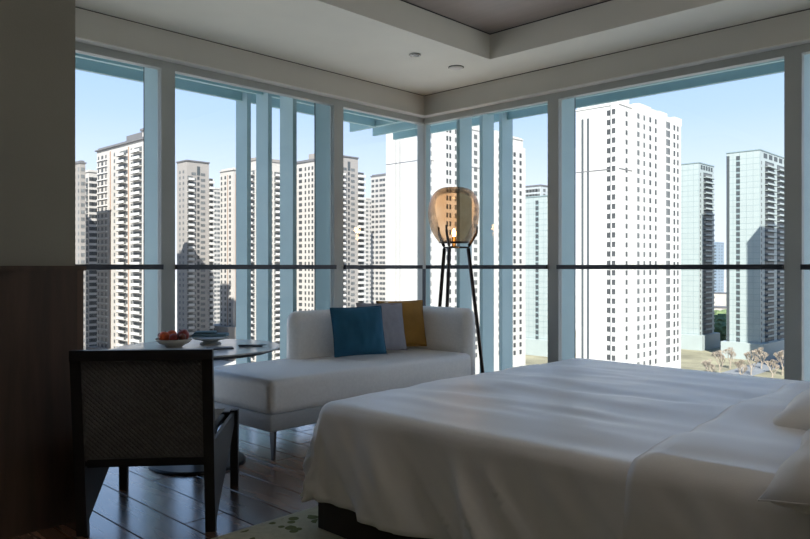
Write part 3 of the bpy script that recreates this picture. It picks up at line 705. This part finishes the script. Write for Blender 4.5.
# ------------------------------------------------------------------ the city outside (axis-aligned towers, camera about 50 m above the street)
GZ = CAM.z-50.0
M_white = mat('white_tower_render', (0.43, 0.425, 0.405), 0.8, var=0.03, scale=0.15)
M_cream = mat('cream_tower_render', (0.37, 0.35, 0.325), 0.8, var=0.04, scale=0.15)
M_beige = mat('grey_beige_tower_render', (0.21, 0.195, 0.18), 0.8, var=0.05, scale=0.15)
M_roof = mat('slate_roof_grey', (0.11, 0.11, 0.115), 0.8, var=0.1, scale=0.5)
M_bal = mat('white_balcony_render', (0.46, 0.45, 0.43), 0.8, var=0.03, scale=0.3)
M_brown = mat('brown_downpipe', (0.25, 0.15, 0.10), 0.8, var=0.1)
M_pane = mat('dark_window_glass', (0.045, 0.048, 0.05), 0.45, var=0.4, scale=0.35)
M_pane2 = mat('grey_window_glass', (0.10, 0.105, 0.105), 0.5, var=0.4, scale=0.4)
M_teal = mat('pale_teal_cladding', (0.30, 0.345, 0.34), 0.4, var=0.04, scale=0.2)
M_tline = mat('teal_joint', (0.19, 0.25, 0.255), 0.5, var=0.05)
M_dk = mat('dark_recess', (0.05, 0.06, 0.065), 0.6, var=0.2)
M_haze_blue = mat('distant_haze_blue', (0.15, 0.20, 0.25), 0.3, var=0.1, scale=0.1)  # bluish distance haze painted into the tower's colour

def along(P, px, face):
    """distance from tower corner P along a face to image column px (face L runs to -X, face R to +Y)"""
    d = P-CAM; X, Z = d.dot(RIGHT), d.dot(FWD); k = (px-405.0)/FPX
    ev = Vector((-1, 0, 0)) if face == 'L' else Vector((0, 1, 0))
    ex, ez = ev.dot(RIGHT), ev.dot(FWD)
    return (k*Z-X)/(ex-k*ez)

class Tower:
    def __init__(s, name, label, xl, xc, xr, Z, ytop, body, cat='building', group=None):
        s.P = pxw(xc, Z, GZ); s.top = CAM.z+(267.0-ytop)/FPX*Z
        s.A = along(s.P, xl, 'L'); s.B = along(s.P, xr, 'R')
        s.root = tag(empty(name, s.P), label, cat, group); s.h = s.top-GZ
        b = MB().box(-s.A, 0, 0, s.B, 0, s.h); s.body = b.obj('wall', body, s.root); s.m = body
    def u(s, px, face): return along(s.P, px, face)
    def fbox(s, mb, face, u, w, z0, z1, d0, d1):
        """box on a face: centred u metres from the corner, w wide, from depth d0 to d1 outward"""
        if face == 'L': mb.box(-u-w/2, -u+w/2, -d1, -d0, z0, z1)
        else: mb.box(d0, d1, u-w/2, u+w/2, z0, z1)
    def parapet(s, h=1.2, over=0.3, m=None):
        mb = MB().box(-s.A-over, over, -over, s.B+over, s.h, s.h+h*0.4); mb.box(-s.A+0.3, -0.3, 0.3, s.B-0.3, s.h+h*0.4, s.h+h)
        mb.obj('parapet', m or s.m, s.root)
    def box(s, name, m, x0, x1, y0, y1, z0, z1):
        return MB().box(x0, x1, y0, y1, z0, z1).obj(name, m, s.root)
    def grid(s, name, m, cols, zlo, pitch, hgt, sill, ztop=None, d=0.08):
        """joined small repeated pieces: cols = [(face, u, w)]"""
        mb = MB(); zt = (s.h if ztop is None else ztop)
        n = int((zt-zlo)/pitch)
        for (f, u, w) in cols:
            for k in range(n):
                z0 = zt-(k+1)*pitch+sill; s.fbox(mb, f, u, w, z0, z0+hgt, -0.05, d)
        o = mb.obj(name, m, s.root); o['kind'] = 'stuff'; return o
    def windows(s, m, cols, zlo, pitch, hgt, sill, ztop):
        """each window an object of its own"""
        cache = {}
        for (f, u, w) in cols:
            k = 0
            while ztop-(k+1)*pitch > zlo:
                z = ztop-(k+1)*pitch+sill
                if (f, w) not in cache:
                    mb = MB(); s.fbox(mb, f, 0, w, 0, hgt, -0.05, 0.04)
                    me = bpy.data.meshes.new('window'); me.from_pydata(mb.v, [], mb.f); me.materials.append(m); cache[(f, w)] = me
                o = bpy.data.objects.new('window', cache[(f, w)]); COL.objects.link(o); o.parent = s.root
                o.location = (-u, 0, z) if f == 'L' else (0, u, z); k += 1
    def balconies(s, cols, zlo, pitch, depth=1.3, par=1.15, m=None, ztop=None):
        """stack of balconies: dark recess wall plus white parapets, floor by floor"""
        mb = MB(); dk = MB(); zt = s.h if ztop is None else ztop; n = int((zt-zlo)/pitch)
        for (f, u, w) in cols:
            for k in range(n):
                z = zt-(k+1)*pitch
                s.fbox(mb, f, u, w, z-0.15, z+par, depth-0.15, depth); s.fbox(mb, f, u, w, z-0.15, z+0.05, -0.05, depth)
                s.fbox(dk, f, u, w*0.9, z+0.1, z+pitch*0.78, -0.05, 0.06)
        o = mb.obj('balcony_tier', m or M_bal, s.root); o['kind'] = 'stuff'
        o = dk.obj('balcony_glazing', M_pane2, s.root); o['kind'] = 'stuff'
    def strip(s, name, m, face, u, w, z0, z1, d0=-0.05, d1=0.06):
        mb = MB(); s.fbox(mb, face, u, w, z0, z1, d0, d1); return mb.obj(name, m, s.root)

# --- the large white slab tower beyond the bed window
t = Tower('white_tower', 'tall white stepped apartment tower with paired window columns beyond the bed', 576, 619, 676, 226, 104, M_white)
ZV = 50-36.0
uL = lambda p: t.u(p, 'L'); uR = lambda p: t.u(p, 'R')
for px in (582.5, 588): t.strip('groove', M_dk, 'L', uL(px), 0.8, ZV-10, t.h-3, -0.05, 0.03)
# projecting bays give the stepped outline
b0, b1 = uR(633), uR(646.5); t.box('bay', M_white, 0, 1.3, uR(632), uR(655), 0, t.h+1.5)
t.box('bay', M_white, 0, 1.8, uR(659), uR(676), 0, t.h+0.5)
t.box('bay', M_white, -uL(612), 0.0, -0.9, 0, 0, t.h+1.0)
t.box('roof_house', M_white, -9, -2.5, 3, 12, t.h, t.h+4.5); t.box('roof_house', M_white, -8, -2, 18, 27, t.h, t.h+3.6)
t.box('roof_house', M_white, -8, -2, 33, 40, t.h, t.h+3.4); t.box('roof_house', M_white, -8, -1, 44, 50, t.h, t.h+2.8)
t.parapet(1.0, 0.25)
def bayshift(cols, d): return [(f, u, w) for (f, u, w) in cols]
def windows_at(tw, m, face, u, w, depth, zlo, pitch, hgt, sill, ztop, d=0.05):
    mb = MB(); tw.fbox(mb, face, 0, w, 0, hgt, depth-0.05, depth+d)
    me = bpy.data.meshes.new('window'); me.from_pydata(mb.v, [], mb.f); me.materials.append(m)
    k = 0
    while ztop-(k+1)*pitch > zlo:
        o = bpy.data.objects.new('window', me); COL.objects.link(o); o.parent = tw.root
        z = ztop-(k+1)*pitch+sill; o.location = (-u, 0, z) if face == 'L' else (0, u, z); k += 1
windows_at(t, M_pane, 'L', uL(615), 1.2, 0.9, ZV, 3.0, 1.7, 0.8, t.h-1)
windows_at(t, M_pane, 'L', uL(608.6), 1.2, 0.0, ZV, 3.0, 1.7, 0.8, t.h-1)
windows_at(t, M_pane, 'R', uR(626.5), 1.3, 0.0, ZV, 3.0, 1.6, 0.8, t.h-1)
for px, w, m in ((634.5, 1.6, M_pane2), (640.5, 1.3, M_pane2), (646.5, 1.4, M_pane), (652, 1.3, M_pane)):
    windows_at(t, m, 'R', uR(px), w, 1.3, ZV, 3.0, 1.7, 0.8, t.h-1)
for px, w, m, hh in ((663, 3.2, M_pane2, 2.2), (669.3, 1.4, M_pane, 1.8), (672.8, 1.2, M_pane, 1.8)):
    windows_at(t, m, 'R', uR(px), w, 1.8, ZV, 3.0, hh, 0.5, t.h-1)
for zz in (t.h-20.5,):
    mb = MB(); t.fbox(mb, 'L', t.A/2, t.A, zz, zz+0.35, 0, 0.08); t.fbox(mb, 'R', t.B/2, t.B, zz, zz+0.35, 0, 0.08)
    mb.obj('joint_band', M_roof, t.root)

# --- the white tower behind the corner
t = Tower('white_tower', 'tall white apartment tower standing behind the lamp at the window corner', 386, 424, 523, 245, 119, M_white)
uL = lambda p: t.u(p, 'L'); uR = lambda p: t.u(p, 'R')
t.box('bay', M_white, 0, 1.5, uR(434), uR(458), 0, t.h+1); t.box('bay', M_white, 0, 1.5, uR(484), uR(500), 0, t.h+1.2)
t.box('bay', M_white, -8, 1.2, uR(508), uR(523), 0, t.h-3.2)
for px in (396, 400): t.strip('groove', M_beige, 'L', uL(px), 0.5, ZV-10, t.h-2, -0.05, 0.03)
t.box('roof_house', M_white, -9, -2, 4, 12, t.h, t.h+4); t.box('roof_house', M_white, -9, -2, 30, 38, t.h, t.h+3)
t.parapet(1.0, 0.25)
for px, w, dp, m in ((430, 1.5, 0, M_pane2), (444, 1.0, 1.5, M_pane), (447, 1.0, 1.5, M_pane), (453.5, 2.2, 1.5, M_pane2), (464, 1.4, 0, M_pane), (475.5, 2.0, 0, M_pane2),
                     (489, 1.4, 1.5, M_pane), (496.5, 1.5, 1.5, M_pane), (512, 1.5, 1.2, M_pane), (518, 1.4, 1.2, M_pane)):
    windows_at(t, m, 'R', uR(px), w, dp, ZV, 3.0, 1.7, 0.7, t.h-1 if px < 505 else t.h-5)
mb = MB(); t.fbox(mb, 'L', t.A/2, t.A, t.h-14, t.h-13.7, 0, 0.08); t.fbox(mb, 'R', t.B/2, t.B, t.h-14, t.h-13.7, 0, 0.08); mb.obj('joint_band', M_roof, t.root)

# --- teal glass-clad towers on the right
def teal_tower(label, xl, xc, xr, Z, ytop, slot_px, bal_px, group=None):
    t = Tower('teal_tower', label, xl, xc, xr, Z, ytop, M_teal, group=group)
    mb = MB(); n = int(t.h/3.2)
    for k in range(n):
        z = k*3.2; t.fbox(mb, 'L', t.A/2, t.A, z, z+0.16, 0, 0.05)
    nu = int(t.A/3.0)
    for k in range(nu+1): t.fbox(mb, 'L', k*t.A/nu, 0.14, 0, t.h, 0, 0.05)
    o = mb.obj('cladding_joint', M_tline, t.root); o['kind'] = 'stuff'
    if slot_px: t.strip('window_slot', M_dk, 'L', t.u(slot_px, 'L'), 2.0, 4, t.h-2, -0.05, 0.05); t.grid('slot_spandrel', M_tline, [('L', t.u(slot_px, 'L'), 2.0)], 4, 3.2, 0.9, 0, t.h-2, 0.12)
    cols = [('R', t.u(a, 'R')/2+t.u(b, 'R')/2, t.u(b, 'R')-t.u(a, 'R')) for a, b in bal_px]
    t.balconies(cols, 8, 3.2, 1.6, 1.0, M_teal, t.h-5)
    wn_ = MB()
    for (f, u, w) in cols: t.fbox(wn_, f, u, w, 6, t.h-5, -0.05, 0.05)
    wn_.obj('balcony_recess', M_dk, t.root)
    t.grid('window_grid', M_pane2, [('R', t.u(xc+1.5, 'R'), 1.3)], 6, 3.2, 1.8, 0.7, t.h-5)
    t.grid('top_opening', M_dk, [('R', k*t.B/6, t.B/9) for k in range(1, 6)], t.h-4.2, 3.6, 2.6, 0.6, t.h-0.5)
    mb = MB()
    mb.box(-t.A-0.3, 0.3, -0.3, t.B+0.3, t.h, t.h+0.6); mb.obj('parapet', M_tline, t.root)
    t.box('podium', M_teal, -t.A-2, 3, -3, t.B+2, 0, 9)
    return t
t5 = teal_tower('pale teal clad tower with a dark vertical window slot beside the far mullion', 726.5, 760, 790, 383, 150, 738, ((765, 774), (777, 788)))
t5.strip('edge_column', M_dk, 'L', t5.A-0.8, 1.6, 2, t5.h-1.5, -0.05, 0.05)
t6 = teal_tower('pale teal clad tower beyond the last window bay beside the bed head', 818, 850, 880, 304, 92, None, ((856, 864),))
t4 = teal_tower('pale teal clad tower close behind the tall white stepped tower', 672, 699, 714, 430, 163, None, ((703.5, 712),))
t3 = teal_tower('pale teal clad lower tower between the corner tower and the mullion', 524, 549, 570, 400, 196, 537, ((556, 566),))

# --- background towers
def plain_tower(name, label, xl, xc, xr, Z, ytop, body, lw, rw, pitch=3.0, roof=M_roof, wz=(1.5, 0.9), par=True, group=None, pane=M_pane2):
    t = Tower(name, label, xl, xc, xr, Z, ytop, body, group=group)
    if lw: t.grid('window_grid', pane, [('L', t.A*f, w) for f, w in lw], 6, pitch, wz[0], wz[1], t.h-1.2)
    if rw: t.grid('window_grid', pane, [('R', t.B*f, w) for f, w in rw], 6, pitch, wz[0], wz[1], t.h-1.2)
    if par: t.parapet(1.2, 0.35, roof)
    return t
plain_tower('distant_tower', 'dark grey block rising behind the low teal tower', 523, 541, 552, 520, 186, mat('grey_curtain_wall', (0.33, 0.36, 0.37), 0.5), [(k/6, 3.5) for k in range(1, 6)], [(0.3, 3), (0.7, 3)], 3.6, wz=(2.2, 0.8))
plain_tower('distant_tower', 'slim distant tower in painted haze blue between the two teal towers', 706, 717, 724, 900, 243, M_haze_blue, [(k/7, 2.2) for k in range(1, 7)], [(0.3, 2), (0.7, 2)], 4, M_haze_blue, pane=M_dk)

# left window: cream tower with balconies
t = Tower('cream_tower', 'cream apartment tower with stacked white balconies beyond the table', 97, 160, 172, 292, 135, M_cream)
uL = lambda p: t.u(p, 'L')
t.balconies([('L', uL(123), uL(118.5)-uL(125.5)), ('L', uL(138), uL(134)-uL(142.5)), ('L', uL(153), uL(150)-uL(157))], 4, 3.0, 1.5, 1.2, M_bal, t.h-2)
t.grid('window_grid', M_pane, [('L', uL(98.6), 1.1), ('L', uL(102.3), 2.0), ('L', uL(106), 1.1), ('L', uL(127), 1.3), ('L', uL(147), 1.2)], 4, 3.0, 1.6, 0.9, t.h-2)
for px in (110.5, 128.7): t.strip('downpipe', M_brown, 'L', uL(px), 0.5, 6, t.h-1.5, 0, 0.2)
t.grid('window_grid', M_pane, [('R', t.B*0.3, 1.4), ('R', t.B*0.7, 1.4)], 4, 3.0, 1.6, 0.9, t.h-2)
t.grid('window_grid', M_pane2, [('L', uL(114.5), 1.3), ('L', uL(131.5), 1.2)], 4, 3.0, 1.6, 0.9, t.h-2)
t.grid('ledge', M_bal, [('L', uL(102.5), uL(97.5)-uL(107.5))], 4, 3.0, 0.5, 0.1, t.h-2, 0.5)
t.parapet(1.4, 0.8, M_roof)
t.box('roof_house', M_roof, -uL(138), -uL(122), 2, 8, t.h+1, t.h+4.2); t.box('roof_house', M_cream, -uL(150), -uL(140), 1, 8, t.h, t.h+4); t.box('roof_house', M_roof, -uL(151), -uL(139), 0.4, 9, t.h+4, t.h+5)
t.box('podium', M_beige, -t.A-2, 2, -4, t.B, 0, 13)

t = plain_tower('grey_beige_tower', 'grey beige tower cut off by the partition wall edge', 40, 80, 85.5, 300, 163, M_beige, [(0.12, 1.6), (0.03, 1.2), (0.3, 1.5), (0.5, 1.5)], [(0.5, 1.5)])
for xl_, xc_, xr_, Z_, yt_, lab in ((-45, 0, 20, 360, 165, 'cream tower standing behind the partition wall next to the grey beige tower'),):
    plain_tower('cream_tower', lab, xl_, xc_, xr_, Z_, yt_, M_cream, [(f/10, 1.8) for f in range(1, 10)], [(0.3, 2), (0.7, 2)])
t = Tower('cream_tower', 'narrow cream tower squeezed between the grey beige tower and the balcony tower', 80, 89, 100, 345, 172, M_cream)
t.balconies([('L', t.u(87, 'L'), 2.8)], 4, 3.0, 1.3, 1.2, M_bal, t.h-2)
t.grid('window_grid', M_pane, [('R', t.B*f, 2.0) for f in (0.2, 0.5, 0.8)], 4, 3.0, 1.8, 0.8, t.h-2); t.parapet(1.2, 0.4)

def notch_tower(label, xl, xc, xr, xb, Z, ytop):
    """grey beige slab with a dark notch at the top and white balcony columns on its edges"""
    t = Tower('grey_beige_tower', label, xl, xc, xr, Z, ytop, mat('pale_beige_tower_render', (0.25, 0.232, 0.215), 0.8, var=0.05, scale=0.15))
    uR = lambda p: t.u(p, 'R'); w = xr-xc
    t.grid('window_grid', M_pane2, [('R', t.B*0.30, 2.6), ('R', t.B*0.72, 2.6)], 4, 3.0, 1.5, 0.9, t.h-5)
    t.grid('stair_window', M_pane, [('R', t.B*0.51, 1.3)], 4, 3.0, 1.8, 0.6, t.h-7)
    t.strip('notch', M_dk, 'R', t.B*0.52, 1.8, t.h-7, t.h-2.2, -0.05, 0.08)
    t.balconies([('R', 1.8, 3.4)], 4, 3.0, 1.6, 1.2, M_bal, t.h-7)
    t.box('balcony_wing', M_bal, -9, -0.5, t.B, uR(xb), 0, t.h-8)
    ub = (t.B+uR(xb))/2
    mb = MB(); dk = MB(); n = int((t.h-8)/3)
    for k in range(n):
        z = k*3.0+2; mb.box(-0.5, 1.0, t.B+0.3, uR(xb)-0.3, z, z+1.25); dk.box(-0.5, -0.4, t.B+0.5, uR(xb)-0.5, z+1.25, z+2.7)
    o = mb.obj('balcony_tier', M_bal, t.root); o['kind'] = 'stuff'; o = dk.obj('balcony_glazing', M_pane, t.root); o['kind'] = 'stuff'
    t.grid('window_grid', M_pane2, [('L', t.A*0.35, 1.5), ('L', t.A*0.7, 1.5)], 4, 3.0, 1.5, 0.9, t.h-4)
    mb = MB().box(-t.A-0.3, 0.4, -0.4, t.B+0.3, t.h, t.h+0.7); mb.obj('parapet', M_roof, t.root)
    return t
notch_tower('grey beige slab tower with a dark top notch seen through the second left window', 177, 187, 209, 214, 375, 161)
notch_tower('grey beige slab tower with a dark top notch beside the corner tower', 331, 339, 358, 365, 372, 156)
plain_tower('cream_tower', 'far cream tower between the notched slab and the brown striped tower', 203, 213, 224, 480, 189, M_cream, [(0.5, 2)], [(0.2, 2), (0.5, 2), (0.8, 2)], roof=M_cream)
t = Tower('cream_tower', 'cream tower with brown vertical stripes and a flat roof', 220, 233.5, 252, 385, 170, M_cream)
t.grid('window_grid', M_pane, [('L', t.A*0.25, 1.6), ('L', t.A*0.6, 1.6), ('L', t.A*0.88, 1.3), ('R', t.B*0.25, 1.5), ('R', t.B*0.7, 1.5)], 4, 3.0, 1.7, 0.7, t.h-2)
t.strip('stripe', M_brown, 'R', 1.5, 0.6, 6, t.h-2, 0, 0.1); t.strip('stripe', M_brown, 'L', t.A*0.42, 0.5, 6, t.h-2, 0, 0.1); t.parapet(1.4, 0.5, M_cream)
t.box('podium', M_beige, -t.A-10, 3, -5, t.B, 0, 18)
t = Tower('cream_tower', 'cream balcony tower glimpsed between the vertical fins', 244, 257, 285, 345, 160, M_cream)
t.balconies([('L', t.u(253, 'L'), 3.2), ('R', t.u(277, 'R'), 3.6), ('R', t.u(265, 'R'), 3.4)], 4, 3.0, 1.5, 1.2, M_bal, t.h-4)
t.grid('window_grid', M_pane2, [('R', t.u(271, 'R'), 1.6)], 4, 3.0, 1.6, 0.8, t.h-4); t.parapet(1.5, 0.4, M_beige)
t = Tower('cream_tower', 'cream tower with dense windows seen beside the third left window post', 284, 326, 338, 352, 159, M_cream)
uL = lambda p: t.u(p, 'L')
t.grid('window_grid', M_pane, [('L', uL(p), w) for p, w in ((300.5, 2.6), (305.5, 1.2), (309, 1.2), (312.5, 1.4), (318, 2.2), (289, 2.0), (294, 1.5))], 4, 3.0, 1.7, 0.8, t.h-2)
t.parapet(1.3, 0.5, M_roof); t.box('roof_house', M_beige, -uL(322), -uL(307), 1, 7, t.h, t.h+4)
plain_tower('cream_tower', 'low far cream tower between the notched slab and the dense window tower', 355, 364, 374, 520, 199, M_cream, [(0.3, 2.5), (0.7, 2.5)], [(0.3, 2.5), (0.7, 2.5)], roof=M_cream)
t = plain_tower('cream_tower', 'cream tower with dark windows right beside the corner tower', 371, 391, 404, 410, 174.5, M_cream, [(f, 2.2) for f in (0.15, 0.35, 0.5, 0.7, 0.9)], [(0.5, 2)], pane=M_pane)

# ground, park strip, road, trees
gr = struct(MB().box(-2500, 2500, -900, 3500, GZ-2, GZ).obj('ground', mat('city_ground', (0.46, 0.445, 0.41), 0.95, var=0.25, scale=0.02)), 'grey beige city ground far below')
pk = MB(); c = pxw(735, 420, GZ)
park = struct(MB().box(c.x-140, c.x+160, c.y-150, c.y+420, GZ, GZ+0.1).obj('park_lawn', mat('dry_park_grass', (0.20, 0.185, 0.12), 0.95, var=0.4, scale=0.06)), 'dull green park strip between the teal towers')
c2 = pxw(740, 330, GZ)
road = struct(MB().box(c2.x-9, c2.x+5, c2.y-200, c2.y+500, GZ+0.1, GZ+0.16).obj('street', mat('asphalt', (0.16, 0.17, 0.18), 0.9, var=0.1, scale=0.3)), 'grey street below the towers')
M_twig = mat('bare_twig_beige', (0.30, 0.255, 0.205), 0.9, var=0.2, scale=0.5)
M_green = mat('evergreen_foliage', (0.10, 0.14, 0.06), 0.9, var=0.4, scale=0.6)
def bare_tree(loc, h, seed, label):
    rnd = random.Random(seed); root = tag(empty('bare_tree', loc), label, 'tree', 'bare winter trees along the street')
    MB().tube([(0, 0, 0), (0.1, 0, h*0.35)], [0.25, 0.18], 6).obj('trunk', M_twig, root)
    mb = MB()
    def grow(p, d, L, r, dep):
        q = p+d*L; mb.tube([p, q], [r, r*0.7], 3, False)
        if dep == 0: return
        for _ in range(3 if dep > 1 else 5):
            nd = (d+Vector((rnd.uniform(-.55, .55), rnd.uniform(-.55, .55), rnd.uniform(-.05, .6)))).normalized(); grow(q, nd, L*0.70, r*0.75, dep-1)
    for i in range(6):
        a = i*1.047+rnd.uniform(-.3, .3); grow(Vector((0.05, 0, h*(0.12+0.05*i))), Vector((math.cos(a)*0.5, math.sin(a)*0.5, 1)).normalized(), h*0.20, 0.16, 4)
    o = mb.obj('crown', M_twig, root); o['kind'] = 'stuff'
for k, (px, Z, h) in enumerate([(709+10.5*k, (312, 330, 350)[k % 3], (11, 12, 13)[(k*2) % 3]) for k in range(9)]):
    bare_tree(pxw(px, Z, GZ+0.1), h, 40+k, 'bare beige winter tree at the foot of the teal tower')
for k, (px, Z, s_) in enumerate(((719, 470, 7), (722, 520, 8), (717, 560, 8), (724, 600, 7))):
    root = tag(empty('evergreen_tree', pxw(px, Z, GZ+0.1)), 'round dark evergreen tree in the park between the teal towers', 'tree', 'evergreens in the park')
    bm = bmesh.new(); bmesh.ops.create_icosphere(bm, subdivisions=3, radius=s_)
    for v in bm.verts:
        v.co *= 1+0.35*noise.noise(v.co*0.5+Vector((k*9, 0, 0))); v.co.z = v.co.z*0.9+s_*1.1
    bm_obj('crown', bm, M_green, root); MB().tube([(0, 0, 0), (0, 0, s_*0.6)], 0.35, 6).obj('trunk', M_twig, root)
for k, (px, Z, w, h) in enumerate(((719, 640, 26, 14), (723, 760, 30, 22), (86, 560, 40, 12), (92, 640, 40, 16))):
    p = pxw(px, Z, GZ); root = tag(empty('low_building', p), ('pale low-rise block in the gap between the teal towers' if k < 2 else 'pale low-rise block at the foot of the grey beige tower'), 'building', ('low blocks between teal towers', 'low blocks at the tower foot')[k//2])
    MB().box(-w/2, w/2, -w/3, w/3, 0, h).obj('wall', M_cream, root); MB().box(-w/2-0.5, w/2+0.5, -w/3-0.5, w/3+0.5, h, h+0.8).obj('roof', M_roof, root)
    mb = MB()
    for a in range(int(h/3.5)):
        for b_ in range(6): mb.box(w/2-0.05, w/2+0.1, -w/3+w/9*(b_+0.35), -w/3+w/9*(b_+0.75), a*3.5+1, a*3.5+2.6)
    o = mb.obj('window_grid', M_pane, root); o['kind'] = 'stuff'
